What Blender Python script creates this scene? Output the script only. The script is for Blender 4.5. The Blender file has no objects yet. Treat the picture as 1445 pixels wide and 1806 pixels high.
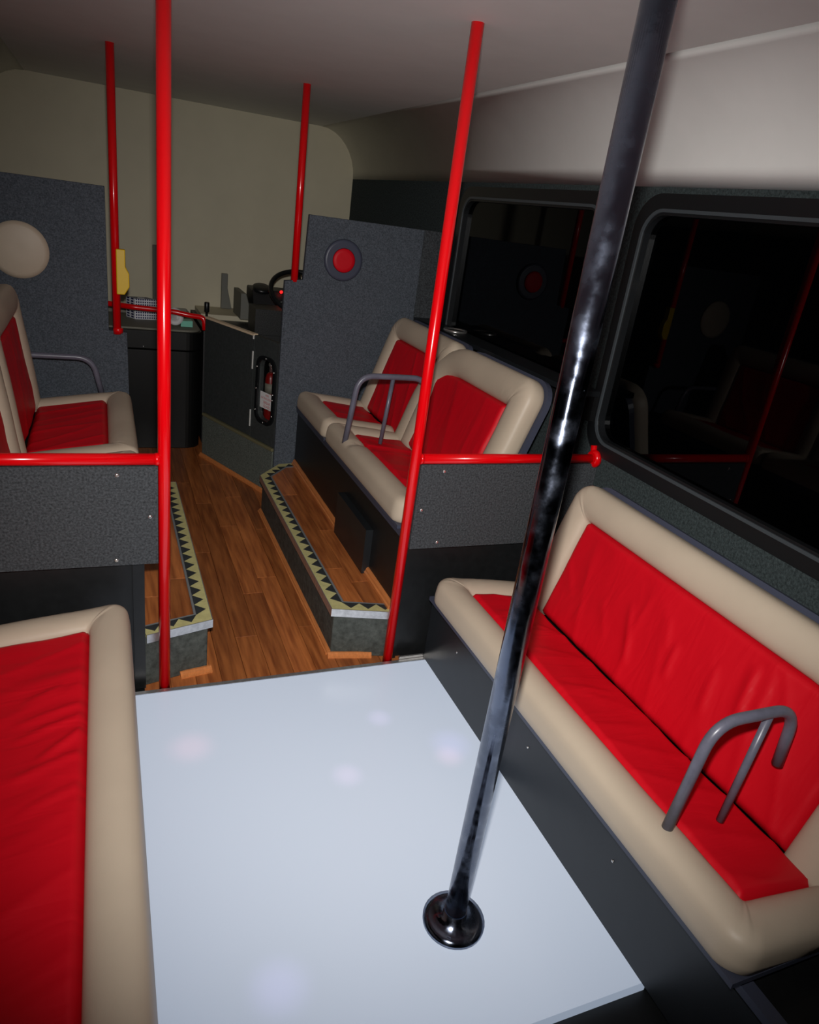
import bpy, bmesh, math, random
from mathutils import Vector, Matrix, noise
random.seed(7)
PI = math.pi
SC = bpy.context.scene
COL = SC.collection

# ------------------------------------------------------------------ camera
FPX = 1243.0
def _n(v): return v.normalized()
_f = _n(Vector((175-722.5, 305-903, FPX)))        # bus forward, in camera axes (right, down, ahead)
_d = _n(Vector((295-722.5, 3880-903, FPX)))       # world down
_r = _n(_d.cross(_f)); _d = _n(_f.cross(_r))
CAM = Vector((0, 0, 1.55))
right = Vector((_r.x, _f.x, -_d.x)); down = Vector((_r.y, _f.y, -_d.y)); ahead = Vector((_r.z, _f.z, -_d.z))
cd = bpy.data.cameras.new('camera'); cam = bpy.data.objects.new('camera', cd); COL.objects.link(cam)
cd.sensor_fit = 'HORIZONTAL'; cd.sensor_width = 36; cd.lens = FPX/1445*36; cd.clip_start = .02
M = Matrix((right, -down, -ahead)).transposed().to_4x4(); M.translation = CAM
cam.matrix_world = M
SC.camera = cam

# ------------------------------------------------------------------ world, flash, exposure
W = bpy.data.worlds.new('night'); SC.world = W; W.use_nodes = True
W.node_tree.nodes['Background'].inputs[0].default_value = (.02, .022, .03, 1)
W.node_tree.nodes['Background'].inputs[1].default_value = .25
# the camera's built-in flash, above the lens
fl = bpy.data.lights.new('camera_flash', 'SPOT'); flash = bpy.data.objects.new('camera_flash', fl); COL.objects.link(flash)
fl.energy = 206; fl.spot_size = math.radians(97); fl.spot_blend = 1.0; fl.shadow_soft_size = .022; fl.color = (1, .97, .94)
flash.matrix_world = Matrix.Translation(-down*.11 + ahead*.02) @ M
SC.view_settings.view_transform = 'Standard'; SC.view_settings.look = 'None'
SC.view_settings.exposure = 0.0; SC.view_settings.gamma = 1.0; SC.view_settings.use_curve_mapping = False

# ------------------------------------------------------------------ materials
def lin(c): return tuple(((x/255)/12.92 if x/255 <= .04045 else ((x/255+.055)/1.055)**2.4) for x in c)
def mat(name, rgb, rough=.5, metal=0, spec=.5, coat=0, sheen=0, noise_scale=0, noise_amt=0, bump=0, bump_scale=200,
        speck=0, stretch=None, detail=3, emis=None, speck_rgb=None):
    m = bpy.data.materials.new(name); m.use_nodes = True
    nt = m.node_tree; b = nt.nodes['Principled BSDF']; I = b.inputs
    c = lin(rgb)+(1,)
    I['Base Color'].default_value = c; I['Roughness'].default_value = rough; I['Metallic'].default_value = metal
    I['Specular IOR Level'].default_value = spec; I['Coat Weight'].default_value = coat; I['Sheen Weight'].default_value = sheen
    tc = nt.nodes.new('ShaderNodeTexCoord'); mp = nt.nodes.new('ShaderNodeMapping'); nt.links.new(tc.outputs['Object'], mp.inputs[0])
    if stretch: mp.inputs['Scale'].default_value = stretch
    if noise_amt:
        n = nt.nodes.new('ShaderNodeTexNoise'); n.inputs['Scale'].default_value = noise_scale; n.inputs['Detail'].default_value = detail
        n.inputs['Roughness'].default_value = .65
        nt.links.new(mp.outputs[0], n.inputs['Vector'])
        rp = nt.nodes.new('ShaderNodeValToRGB'); e = rp.color_ramp.elements
        e[0].position = .3; e[1].position = .7
        e[0].color = tuple(x*(1-noise_amt) for x in c[:3])+(1,)
        hi = lin(speck_rgb) if speck_rgb else tuple(min(1, x*(1+noise_amt)) for x in c[:3])
        e[1].color = hi+(1,)
        nt.links.new(n.outputs['Fac'], rp.inputs[0]); nt.links.new(rp.outputs[0], I['Base Color'])
    if bump:
        n2 = nt.nodes.new('ShaderNodeTexNoise'); n2.inputs['Scale'].default_value = bump_scale; n2.inputs['Detail'].default_value = 4
        nt.links.new(mp.outputs[0], n2.inputs['Vector'])
        bp = nt.nodes.new('ShaderNodeBump'); bp.inputs['Strength'].default_value = bump; bp.inputs['Distance'].default_value = .004
        nt.links.new(n2.outputs['Fac'], bp.inputs['Height']); nt.links.new(bp.outputs[0], I['Normal'])
    if emis:
        I['Emission Color'].default_value = lin(emis[0])+(1,); I['Emission Strength'].default_value = emis[1]
    return m

def wood(name, rgb, dark, scale=(30, 2.2, 30), rough=.32):
    m = bpy.data.materials.new(name); m.use_nodes = True; nt = m.node_tree; b = nt.nodes['Principled BSDF']
    b.inputs['Roughness'].default_value = rough; b.inputs['Coat Weight'].default_value = .08; b.inputs['Coat Roughness'].default_value = .2
    tc = nt.nodes.new('ShaderNodeTexCoord'); oi = nt.nodes.new('ShaderNodeObjectInfo')
    mp = nt.nodes.new('ShaderNodeMapping'); mp.inputs['Scale'].default_value = scale
    nt.links.new(tc.outputs['Object'], mp.inputs[0])
    off = nt.nodes.new('ShaderNodeVectorMath'); off.operation = 'ADD'
    mul = nt.nodes.new('ShaderNodeMath'); mul.operation = 'MULTIPLY'; mul.inputs[1].default_value = 37
    nt.links.new(oi.outputs['Random'], mul.inputs[0])
    nt.links.new(mp.outputs[0], off.inputs[0]); nt.links.new(mul.outputs[0], off.inputs[1])
    n = nt.nodes.new('ShaderNodeTexNoise'); n.inputs['Scale'].default_value = 2; n.inputs['Detail'].default_value = 5
    nt.links.new(off.outputs[0], n.inputs['Vector'])
    rp = nt.nodes.new('ShaderNodeValToRGB'); e = rp.color_ramp.elements
    e[0].position = .3; e[1].position = .72; e[0].color = lin(dark)+(1,); e[1].color = lin(rgb)+(1,)
    nt.links.new(n.outputs['Fac'], rp.inputs[0])
    hsv = nt.nodes.new('ShaderNodeHueSaturation')
    mr = nt.nodes.new('ShaderNodeMapRange'); mr.inputs[3].default_value = .66; mr.inputs[4].default_value = 1.12
    nt.links.new(oi.outputs['Random'], mr.inputs[0]); nt.links.new(mr.outputs[0], hsv.inputs['Value'])
    nt.links.new(rp.outputs[0], hsv.inputs['Color']); nt.links.new(hsv.outputs[0], b.inputs['Base Color'])
    return m

BEIGE = mat('beige_vinyl', (190, 175, 155), .45, spec=.35, bump=.06, bump_scale=500, noise_scale=6, noise_amt=.03)
def red_cloth():
    m = mat('red_satin', (203, 9, 28), .5, spec=.22)
    nt = m.node_tree; b = nt.nodes['Principled BSDF']
    tc = nt.nodes['Texture Coordinate']
    mp = nt.nodes.new('ShaderNodeMapping'); mp.inputs['Scale'].default_value = (5, 16, 5); mp.inputs['Rotation'].default_value = (.3, .2, .4)
    nt.links.new(tc.outputs['Object'], mp.inputs[0])
    n = nt.nodes.new('ShaderNodeTexNoise'); n.inputs['Scale'].default_value = 1.1; n.inputs['Detail'].default_value = 2; n.inputs['Distortion'].default_value = .8
    nt.links.new(mp.outputs[0], n.inputs['Vector'])
    bp = nt.nodes.new('ShaderNodeBump'); bp.inputs['Strength'].default_value = .22; bp.inputs['Distance'].default_value = .015
    nt.links.new(n.outputs['Fac'], bp.inputs['Height']); nt.links.new(bp.outputs[0], b.inputs['Normal'])
    return m
RED = red_cloth()
REDPAINT = mat('red_gloss_paint', (222, 2, 12), .22, spec=.45, coat=.25)
CARPET = mat('charcoal_carpet', (82, 88, 96), .95, spec=.1, noise_scale=170, noise_amt=.45, bump=.6, bump_scale=260)
CARPETD = mat('dark_speckled_carpet', (66, 69, 72), .95, spec=.1, noise_scale=150, noise_amt=.55, bump=.6, bump_scale=240)
CARPETW = mat('green_grey_carpet', (58, 66, 67), .95, spec=.1, noise_scale=120, noise_amt=.5, bump=.6, bump_scale=200)
KICK = mat('grey_green_kick_carpet', (98, 104, 98), .95, spec=.1, noise_scale=140, noise_amt=.4, bump=.6, bump_scale=240)
BLACK = mat('black_laminate', (24, 25, 26), .42, spec=.4, noise_scale=30, noise_amt=.18)
BLACKS = mat('black_satin_panel', (28, 31, 34), .38, spec=.45, noise_scale=14, noise_amt=.12)
DOORG = mat('dark_grey_board', (58, 62, 62), .6, spec=.3, noise_scale=60, noise_amt=.2)
CABB = mat('black_cabinet_plastic', (15, 16, 16), .45, spec=.3)
RUBBER = mat('scuffed_black_rubber', (72, 76, 72), .7, spec=.3, noise_scale=45, noise_amt=.4, bump=.3, bump_scale=90)
SEAL = mat('black_rubber_seal', (22, 24, 26), .35, spec=.5)
HINGE = mat('pale_hinge_leaf', (214, 214, 210), .45)
LIP = mat('grey_rubber_lip', (64, 70, 74), .4, spec=.5)
RIM = mat('blue_grey_plastic', (66, 70, 86), .4, spec=.45)
GREYTUBE = mat('grey_painted_tube', (98, 98, 112), .33, spec=.5, noise_scale=25, noise_amt=.15)
ALU = mat('aluminium', (205, 205, 205), .35, metal=.85, noise_scale=60, noise_amt=.15)
STEEL = mat('bright_steel', (210, 208, 205), .25, metal=.9)
YELLOW = mat('yellow_nosing', (196, 190, 132), .6, noise_scale=40, noise_amt=.12)
ZIG = mat('charcoal_nosing', (44, 48, 50), .65, noise_scale=40, noise_amt=.2)
GREYLINE = mat('grey_edge_strip', (120, 124, 126), .5)
OAK = wood('floor_laminate', (202, 122, 65), (142, 77, 39))
TRIMW = mat('orange_wood_bead', (206, 128, 72), .3, coat=.2, noise_scale=14, noise_amt=.15, stretch=(8, 1, 8))
CREAM = mat('cream_panel', (206, 198, 172), .6, noise_scale=3, noise_amt=.04)
CREAME = mat('cream_board_edge', (228, 204, 172), .5)
GREYB = mat('grey_bracket', (112, 112, 104), .6)
CEIL = mat('pale_ceiling_panel', (232, 232, 228), .7, noise_scale=4, noise_amt=.03)
DASH = mat('black_dash_plastic', (26, 27, 28), .5, noise_scale=80, noise_amt=.2, bump=.2, bump_scale=150)
TRAY = mat('grey_tray', (118, 116, 104), .6)
WHITE = mat('white_plastic', (226, 226, 226), .5)
GREEN = mat('mint_packet', (120, 200, 176), .4)
YBELL = mat('yellow_plastic', (224, 184, 0), .45)
OLIVE = mat('olive_capping', (112, 108, 80), .6)
REDTXT = mat('red_print', (190, 40, 50), .6)
LED = mat('red_indicator', (255, 20, 10), .4, emis=((255, 20, 20), 4))
EXT = mat('extinguisher_red', (120, 8, 6), .35, coat=.3)
def chrome():
    m = mat('smudged_chrome', (122, 130, 148), .1, metal=1, bump=.14, bump_scale=22)
    nt = m.node_tree; b = nt.nodes['Principled BSDF']
    n = nt.nodes.new('ShaderNodeTexNoise'); n.inputs['Scale'].default_value = 26; n.inputs['Detail'].default_value = 6
    nt.links.new(nt.nodes['Texture Coordinate'].outputs['Object'], n.inputs['Vector'])
    mr = nt.nodes.new('ShaderNodeMapRange'); mr.inputs[1].default_value = .35; mr.inputs[2].default_value = .7; mr.inputs[3].default_value = .09; mr.inputs[4].default_value = .34
    nt.links.new(n.outputs['Fac'], mr.inputs[0]); nt.links.new(mr.outputs[0], b.inputs['Roughness'])
    return m
CHROME = chrome()
def facing(nt, base, gain):
    lw = nt.nodes.new('ShaderNodeLayerWeight'); lw.inputs[0].default_value = .5
    p = nt.nodes.new('ShaderNodeMath'); p.operation = 'POWER'; p.inputs[1].default_value = 5; nt.links.new(lw.outputs['Facing'], p.inputs[0])
    a = nt.nodes.new('ShaderNodeMath'); a.operation = 'MULTIPLY_ADD'; a.inputs[1].default_value = gain; a.inputs[2].default_value = base; nt.links.new(p.outputs[0], a.inputs[0])
    return a
def glass():
    m = bpy.data.materials.new('dark_tinted_glass'); m.use_nodes = True; nt = m.node_tree; nt.nodes.clear()
    o = nt.nodes.new('ShaderNodeOutputMaterial'); mx = nt.nodes.new('ShaderNodeMixShader'); fr = facing(nt, .04, .8)
    t = nt.nodes.new('ShaderNodeBsdfTransparent'); g = nt.nodes.new('ShaderNodeBsdfGlossy')
    t.inputs[0].default_value = (.16, .17, .17, 1); g.inputs['Roughness'].default_value = .01
    g.inputs[0].default_value = (.6, .62, .64, 1)
    nt.links.new(fr.outputs[0], mx.inputs[0]); nt.links.new(t.outputs[0], mx.inputs[1]); nt.links.new(g.outputs[0], mx.inputs[2]); nt.links.new(mx.outputs[0], o.inputs[0])
    return m
GLASS = glass()
def clear():
    m = bpy.data.materials.new('clear_pane'); m.use_nodes = True; nt = m.node_tree; nt.nodes.clear()
    o = nt.nodes.new('ShaderNodeOutputMaterial'); mx = nt.nodes.new('ShaderNodeMixShader'); fr = facing(nt, .04, .8)
    t = nt.nodes.new('ShaderNodeBsdfTransparent'); g = nt.nodes.new('ShaderNodeBsdfGlossy'); g.inputs['Roughness'].default_value = .02
    nt.links.new(fr.outputs[0], mx.inputs[0]); nt.links.new(t.outputs[0], mx.inputs[1]); nt.links.new(g.outputs[0], mx.inputs[2]); nt.links.new(mx.outputs[0], o.inputs[0])
    return m
CLEAR = clear()
def dance():
    # milky acrylic panel, coloured LEDs glow faintly through it
    m = mat('milky_acrylic', (192, 198, 206), .3, spec=.5)
    nt = m.node_tree; b = nt.nodes['Principled BSDF']; tc = nt.nodes['Texture Coordinate']
    acc = None
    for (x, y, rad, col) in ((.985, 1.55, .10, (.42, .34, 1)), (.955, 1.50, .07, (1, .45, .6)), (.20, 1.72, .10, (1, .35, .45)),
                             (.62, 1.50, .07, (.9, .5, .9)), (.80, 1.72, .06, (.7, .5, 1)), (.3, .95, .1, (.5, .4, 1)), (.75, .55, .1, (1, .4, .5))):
        sub = nt.nodes.new('ShaderNodeVectorMath'); sub.operation = 'DISTANCE'; sub.inputs[1].default_value = (x, y, .02)
        nt.links.new(tc.outputs['Object'], sub.inputs[0])
        mr = nt.nodes.new('ShaderNodeMapRange'); mr.interpolation_type = 'SMOOTHERSTEP'
        mr.inputs[1].default_value = 0; mr.inputs[2].default_value = rad; mr.inputs[3].default_value = .11; mr.inputs[4].default_value = 0
        nt.links.new(sub.outputs['Value'], mr.inputs[0])
        vm = nt.nodes.new('ShaderNodeVectorMath'); vm.operation = 'SCALE'; vm.inputs[0].default_value = col
        nt.links.new(mr.outputs[0], vm.inputs['Scale'])
        if acc is None: acc = vm
        else:
            ad = nt.nodes.new('ShaderNodeVectorMath'); ad.operation = 'ADD'
            nt.links.new(acc.outputs[0], ad.inputs[0]); nt.links.new(vm.outputs[0], ad.inputs[1]); acc = ad
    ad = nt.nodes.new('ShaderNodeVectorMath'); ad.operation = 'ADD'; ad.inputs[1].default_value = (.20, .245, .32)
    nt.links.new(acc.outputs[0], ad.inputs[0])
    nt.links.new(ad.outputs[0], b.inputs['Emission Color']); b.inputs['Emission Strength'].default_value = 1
    return m
DANCE = dance()
def check():
    m = mat('navy_check_print', (220, 222, 230), .6); nt = m.node_tree; b = nt.nodes['Principled BSDF']
    w = None; fac = []
    sep = nt.nodes.new('ShaderNodeSeparateXYZ'); nt.links.new(nt.nodes['Texture Coordinate'].outputs['Object'], sep.inputs[0])
    def stripe(sock):
        a = nt.nodes.new('ShaderNodeMath'); a.operation = 'MULTIPLY'; a.inputs[1].default_value = 64; nt.links.new(sock, a.inputs[0])
        f = nt.nodes.new('ShaderNodeMath'); f.operation = 'FRACT'; nt.links.new(a.outputs[0], f.inputs[0])
        g = nt.nodes.new('ShaderNodeMath'); g.operation = 'GREATER_THAN'; g.inputs[1].default_value = .38; nt.links.new(f.outputs[0], g.inputs[0]); return g
    s = nt.nodes.new('ShaderNodeMath'); s.operation = 'ADD'; nt.links.new(sep.outputs[0], s.inputs[0]); nt.links.new(sep.outputs[1], s.inputs[1])
    g1 = stripe(s.outputs[0]); g2 = stripe(sep.outputs[2])
    mu = nt.nodes.new('ShaderNodeMath'); mu.operation = 'MULTIPLY'; nt.links.new(g1.outputs[0], mu.inputs[0]); nt.links.new(g2.outputs[0], mu.inputs[1])
    mx = nt.nodes.new('ShaderNodeMix'); mx.data_type = 'RGBA'; mx.inputs[6].default_value = lin((226, 228, 236))+(1,); mx.inputs[7].default_value = lin((20, 24, 80))+(1,)
    nt.links.new(mu.outputs[0], mx.inputs[0]); nt.links.new(mx.outputs[2], b.inputs['Base Color'])
    return m
CHECK = check()

# ------------------------------------------------------------------ mesh helpers
def tag(o, label=None, cat=None, group=None, kind=None):
    if label: o['label'] = label
    if cat: o['category'] = cat
    if group: o['group'] = group
    if kind: o['kind'] = kind
    return o
def empty(name, loc, label=None, cat=None, group=None, kind=None):
    o = bpy.data.objects.new(name, None); COL.objects.link(o); o.location = loc; o.empty_display_size = .05
    return tag(o, label, cat, group, kind)
def link(name, me, m, parent=None, smooth=False, loc=None):
    """world-space mesh; the origin moves to the mesh centre (or loc) so that the object sits where it stands"""
    vs = [v.co for v in me.vertices]
    if loc is None:
        lo = [min(v[i] for v in vs) for i in range(3)]; hi = [max(v[i] for v in vs) for i in range(3)]
        loc = Vector(((lo[0]+hi[0])/2, (lo[1]+hi[1])/2, lo[2]))
    else: loc = Vector(loc)
    me.transform(Matrix.Translation(-loc))
    if m and not me.materials: me.materials.append(m)
    o = bpy.data.objects.new(name, me); COL.objects.link(o)
    pl = Vector((0, 0, 0))
    if parent:
        p = parent
        while p: pl += p.location; p = p.parent
        o.parent = parent
    o.location = loc - pl
    if smooth:
        for p in me.polygons: p.use_smooth = True
    return o
def from_bm(bm):
    me = bpy.data.meshes.new('m'); bmesh.ops.recalc_face_normals(bm, faces=bm.faces); bm.to_mesh(me); bm.free(); return me
def data(verts, faces):
    bm = bmesh.new(); vs = [bm.verts.new(v) for v in verts]
    for f in faces:
        try: bm.faces.new([vs[i] for i in f])
        except ValueError: pass
    return bm
def bevel(bm, w, seg=2, ang=.6):
    es = [e for e in bm.edges if len(e.link_faces) == 2 and e.calc_face_angle(0) > ang]
    bmesh.ops.bevel(bm, geom=es, offset=w, segments=seg, affect='EDGES', profile=.5)
    return bm
def box_bm(lo, hi, bv=0, seg=2):
    x0, y0, z0 = lo; x1, y1, z1 = hi
    bm = data([(x0,y0,z0),(x1,y0,z0),(x1,y1,z0),(x0,y1,z0),(x0,y0,z1),(x1,y0,z1),(x1,y1,z1),(x0,y1,z1)],
              [(0,3,2,1),(4,5,6,7),(0,1,5,4),(1,2,6,5),(2,3,7,6),(3,0,4,7)])
    if bv: bevel(bm, bv, seg)
    return bm
def box(name, lo, hi, m, parent=None, bv=.003, seg=2):
    return link(name, from_bm(box_bm(lo, hi, bv, seg)), m, parent)
def prism_bm(poly, z0, z1, bv=0, seg=2):
    n = len(poly)
    bm = data([(x,y,z0) for x,y in poly]+[(x,y,z1) for x,y in poly],
              [tuple(range(n)), tuple(range(2*n-1, n-1, -1))]+[(i,(i+1)%n,n+(i+1)%n,n+i) for i in range(n)])
    bmesh.ops.recalc_face_normals(bm, faces=bm.faces)
    if bv: bevel(bm, bv, seg)
    return bm
def prism(name, poly, z0, z1, m, parent=None, bv=.002, seg=2):
    return link(name, from_bm(prism_bm(poly, z0, z1, bv, seg)), m, parent)
def extrude_bm(profile, origin, a, b, c, depth, bv=0):
    """profile points (p,q) in directions a,b from origin, extruded along c"""
    a, b, c, o = Vector(a), Vector(b), Vector(c), Vector(origin); n = len(profile)
    vs = [o+a*p+b*q for p,q in profile]; vs += [v+c*depth for v in vs]
    bm = data(vs, [tuple(range(n)), tuple(range(2*n-1, n-1, -1))]+[(i,(i+1)%n,n+(i+1)%n,n+i) for i in range(n)])
    bmesh.ops.recalc_face_normals(bm, faces=bm.faces)
    if bv: bevel(bm, bv, 2)
    return bm
def smooth_path(pts, r, seg=8):
    pts = [Vector(p) for p in pts]; out = [pts[0]]
    for i in range(1, len(pts)-1):
        p, a, b = pts[i], pts[i-1], pts[i+1]
        u = (a-p); w = (b-p); rr = min(r, u.length*.49, w.length*.49); u.normalize(); w.normalize()
        s, e = p+u*rr, p+w*rr
        for k in range(seg+1):
            t = k/seg; out.append(s*(1-t)**2+p*2*t*(1-t)+e*t*t)
    out.append(pts[-1]); return out
def tube_bm(path, rad, n=20):
    path = [Vector(p) for p in path]; bm = bmesh.new(); rings = []
    t0 = (path[1]-path[0]).normalized(); ref = Vector((0,0,1)) if abs(t0.z) < .9 else Vector((1,0,0))
    nrm = (ref - t0*ref.dot(t0)).normalized()
    for i, p in enumerate(path):
        if i == 0: t = path[1]-path[0]
        elif i == len(path)-1: t = path[-1]-path[-2]
        else: t = (path[i+1]-p).normalized()+(p-path[i-1]).normalized()
        t.normalize(); nrm = (nrm - t*nrm.dot(t)).normalized(); bi = t.cross(nrm)
        rings.append([bm.verts.new(p+nrm*rad*math.cos(2*PI*k/n)+bi*rad*math.sin(2*PI*k/n)) for k in range(n)])
    for a, b in zip(rings, rings[1:]):
        for k in range(n): bm.faces.new((a[k], a[(k+1)%n], b[(k+1)%n], b[k]))
    bm.faces.new(rings[0][::-1]); bm.faces.new(rings[-1])
    return bm
def smooth_sides(o):
    for p in o.data.polygons: p.use_smooth = len(p.vertices) <= 4
    return o
def tube(name, path, rad, m, parent=None, n=20):
    return smooth_sides(link(name, from_bm(tube_bm(path, rad, n)), m, parent))
def lathe(name, prof, base, axis, m, parent=None, n=24):
    """prof: list of (radius, height along axis)"""
    ax = Vector(axis).normalized(); ref = Vector((0,0,1)) if abs(ax.z) < .9 else Vector((1,0,0))
    u = (ref-ax*ref.dot(ax)).normalized(); w = ax.cross(u); base = Vector(base); bm = bmesh.new(); rings = []
    for r, h in prof:
        rings.append([bm.verts.new(base+ax*h+u*r*math.cos(2*PI*k/n)+w*r*math.sin(2*PI*k/n)) for k in range(n)])
    for a, b in zip(rings, rings[1:]):
        for k in range(n): bm.faces.new((a[k], a[(k+1)%n], b[(k+1)%n], b[k]))
    bm.faces.new(rings[0][::-1]); bm.faces.new(rings[-1])
    return smooth_sides(link(name, from_bm(bm), m, parent))
def rrect(x0, y0, x1, y1, r, n=8):
    r4 = r if isinstance(r, (tuple, list)) else (r,)*4
    pts = []
    for (cx, cy, a0, rr) in ((x1-r4[0], y1-r4[0], 0, r4[0]), (x0+r4[1], y1-r4[1], PI/2, r4[1]), (x0+r4[2], y0+r4[2], PI, r4[2]), (x1-r4[3], y0+r4[3], 1.5*PI, r4[3])):
        for k in range(n+1):
            a = a0+PI/2*k/n; pts.append((cx+rr*math.cos(a), cy+rr*math.sin(a)))
    return pts
def ring_bm(outer, inner, P, h0, h1):
    """plate with a hole: loops with equal counts; P maps (a,b,h) to the world"""
    n = len(outer); vs = [P(*p, h0) for p in outer]+[P(*p, h0) for p in inner]+[P(*p, h1) for p in outer]+[P(*p, h1) for p in inner]
    fs = []
    for i in range(n):
        j = (i+1) % n
        fs += [(i, j, n+j, n+i), (2*n+j, 2*n+i, 3*n+i, 3*n+j), (i, 2*n+i, 2*n+j, j), (n+i, n+j, 3*n+j, 3*n+i)]
    return data(vs, fs)
def square_loop(x0, y0, x1, y1, n=8):
    """points of a sharp rectangle matched one to one with rrect() points"""
    pts = []
    for (cx, cy, e1, e2) in (((x1), y1, None, None), (x0, y1, None, None), (x0, y0, None, None), (x1, y0, None, None)):
        pts += [(cx, cy)]*(n+1)
    return pts
def clip(poly, a, b):
    """keep the part of poly left of a->b"""
    out = []; side = lambda p: (b[0]-a[0])*(p[1]-a[1])-(b[1]-a[1])*(p[0]-a[0])
    for i in range(len(poly)):
        p, q = poly[i], poly[(i+1)%len(poly)]; sp, sq = side(p), side(q)
        if sp >= 0: out.append(p)
        if sp*sq < 0:
            t = sp/(sp-sq); out.append((p[0]+(q[0]-p[0])*t, p[1]+(q[1]-p[1])*t))
    return out
def text_mesh(body, size, P, m, name, parent, align='CENTER'):
    cu = bpy.data.curves.new('t', 'FONT'); cu.body = body; cu.size = size; cu.align_x = align; cu.align_y = 'CENTER'
    o = bpy.data.objects.new('t', cu); COL.objects.link(o)
    bpy.context.view_layer.update()
    me = bpy.data.meshes.new_from_object(o.evaluated_get(bpy.context.evaluated_depsgraph_get()))
    bpy.data.objects.remove(o); bpy.data.curves.remove(cu)
    for v in me.vertices: v.co = P(v.co.x, v.co.y)
    me.materials.clear()
    return link(name, me, m, parent)

# ------------------------------------------------------------------ sizes of the bus
XL, XR, XC = -.65, 1.69, .52
YB, YF = -1.5, 5.45
ZC = 2.05
mir = lambda x: 2*XC-x

# ------------------------------------------------------------------ the shell
fb = prism('floor', [(XL, YB), (XR, YB), (XR, YF), (XL, YF)], -.06, -.012, BLACK, bv=0); tag(fb, kind='structure')
cw = .084; x = .086; row = 0
bounds = [2.018, 4.9]
while x < .98:
    cuts = {0: [2.75, 3.68], 1: [2.33, 3.25, 4.2], 2: [2.48, 3.42], 3: [3.02, 3.9], 4: [2.30, 3.6], 5: [2.62, 3.3, 4.2]}[row % 6]
    ys = [bounds[0]]+cuts+[bounds[1]]
    for a, b in zip(ys, ys[1:]):
        prism('plank', [(x+.0006, a+.0006), (x+cw-.0006, a+.0006), (x+cw-.0006, b-.0006), (x+.0006, b-.0006)], -.012, 0, OAK, fb, bv=.0008, seg=1)
    x += cw; row += 1

def side_wall(side):
    X0 = XR if side > 0 else XL
    P = lambda a, b, h: Vector((X0+side*h, a, b))
    bm = bmesh.new()
    wins = [(-1.35, .86, 2.10, 1.70), (2.29, .96, 3.50, 1.70)]
    spans = [(YB, 2.22), (2.22, 3.70)]
    meshes = []
    for (y0, y1), w in zip(spans, wins):
        b2 = ring_bm(square_loop(y0, -.06, y1, ZC), rrect(*w, .09), P, 0, .05)
        me = from_bm(b2); bm.from_mesh(me); bpy.data.meshes.remove(me)
    b2 = box_bm((min(X0, X0+side*.05), 3.70, -.06), (max(X0, X0+side*.05), YF, ZC)); me = from_bm(b2); bm.from_mesh(me)
    bmesh.ops.remove_doubles(bm, verts=bm.verts, dist=1e-5)
    o = link('wall_right' if side > 0 else 'wall_left', from_bm(bm), CARPETW); tag(o, kind='structure')
    for i, w in enumerate(wins):
        k = (1 if side > 0 else 3)+i
        g = .035
        s = ring_bm(rrect(w[0]-.03, w[1]-.03, w[2]+.03, w[3]+.03, .11), rrect(w[0]+g, w[1]+g, w[2]-g, w[3]-g, .075), P, -.012, .03)
        bevel(s, .008, 3, .9)
        so = link('window_%d' % k, from_bm(s), SEAL); tag(so, kind='structure')
        s2 = ring_bm(rrect(w[0]+g*.45, w[1]+g*.45, w[2]-g*.45, w[3]-g*.45, .088), rrect(w[0]+g*.75, w[1]+g*.75, w[2]-g*.75, w[3]-g*.75, .08), P, -.017, -.010)
        link('seal_lip', from_bm(s2), LIP, so, smooth=False)
        poly = rrect(w[0]+.01, w[1]+.01, w[2]-.01, w[3]-.01, .085); n = len(poly)
        pb = data([P(*p, .012) for p in poly]+[P(*p, .018) for p in poly], [tuple(range(n)), tuple(range(n, 2*n))]+[(q, (q+1)%n, n+(q+1)%n, n+q) for q in range(n)])
        link('pane', from_bm(pb), GLASS, so)
side_wall(1); side_wall(-1)
tag(box('wall_front', (XL, YF-.05, -.06), (XR, YF, ZC), CREAM, bv=0), kind='structure')
tag(box('wall_back', (XL, YB, -.06), (XR, YB+.05, ZC), CARPETW, bv=0), kind='structure')
tag(box('ceiling', (XL, YB, ZC), (XR, YF, ZC+.05), CEIL, bv=0), kind='structure')
# ceiling coves run along both sides
for s in (1, -1):
    X0 = XR if s > 0 else XL
    pr = [(0, 0), (0, -.30)]+[(.26*(1-math.cos(t*PI/2/8)) , -.30+.30*math.sin(t*PI/2/8)) for t in range(1, 9)]
    o = link('trim_%d' % (1 if s > 0 else 2), from_bm(extrude_bm([(p, q) for p, q in pr], (X0, YB, ZC), (-s, 0, 0), (0, 0, 1), (0, 1, 0), YF-YB)), CEIL)
    tag(o, kind='structure')
    for p in o.data.polygons: p.use_smooth = len(p.vertices) == 4

# dance floor
df = empty('dance_floor', (.53, 1.3, 0), 'glossy white light-up dance floor panel between the near benches', 'dance floor')
link('panel', from_bm(box_bm((-.03, .72, -.012), (1.10, 1.998, .018), .003)), DANCE, df, loc=(0, 0, 0))
box('edge_strip', (-.03, 2.000, -.012), (1.10, 2.016, .019), ALU, df, bv=.004)
box('corner_bracket', (.985, 2.018, 0), (1.085, 2.026, .03), STEEL, df, bv=.002)

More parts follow.
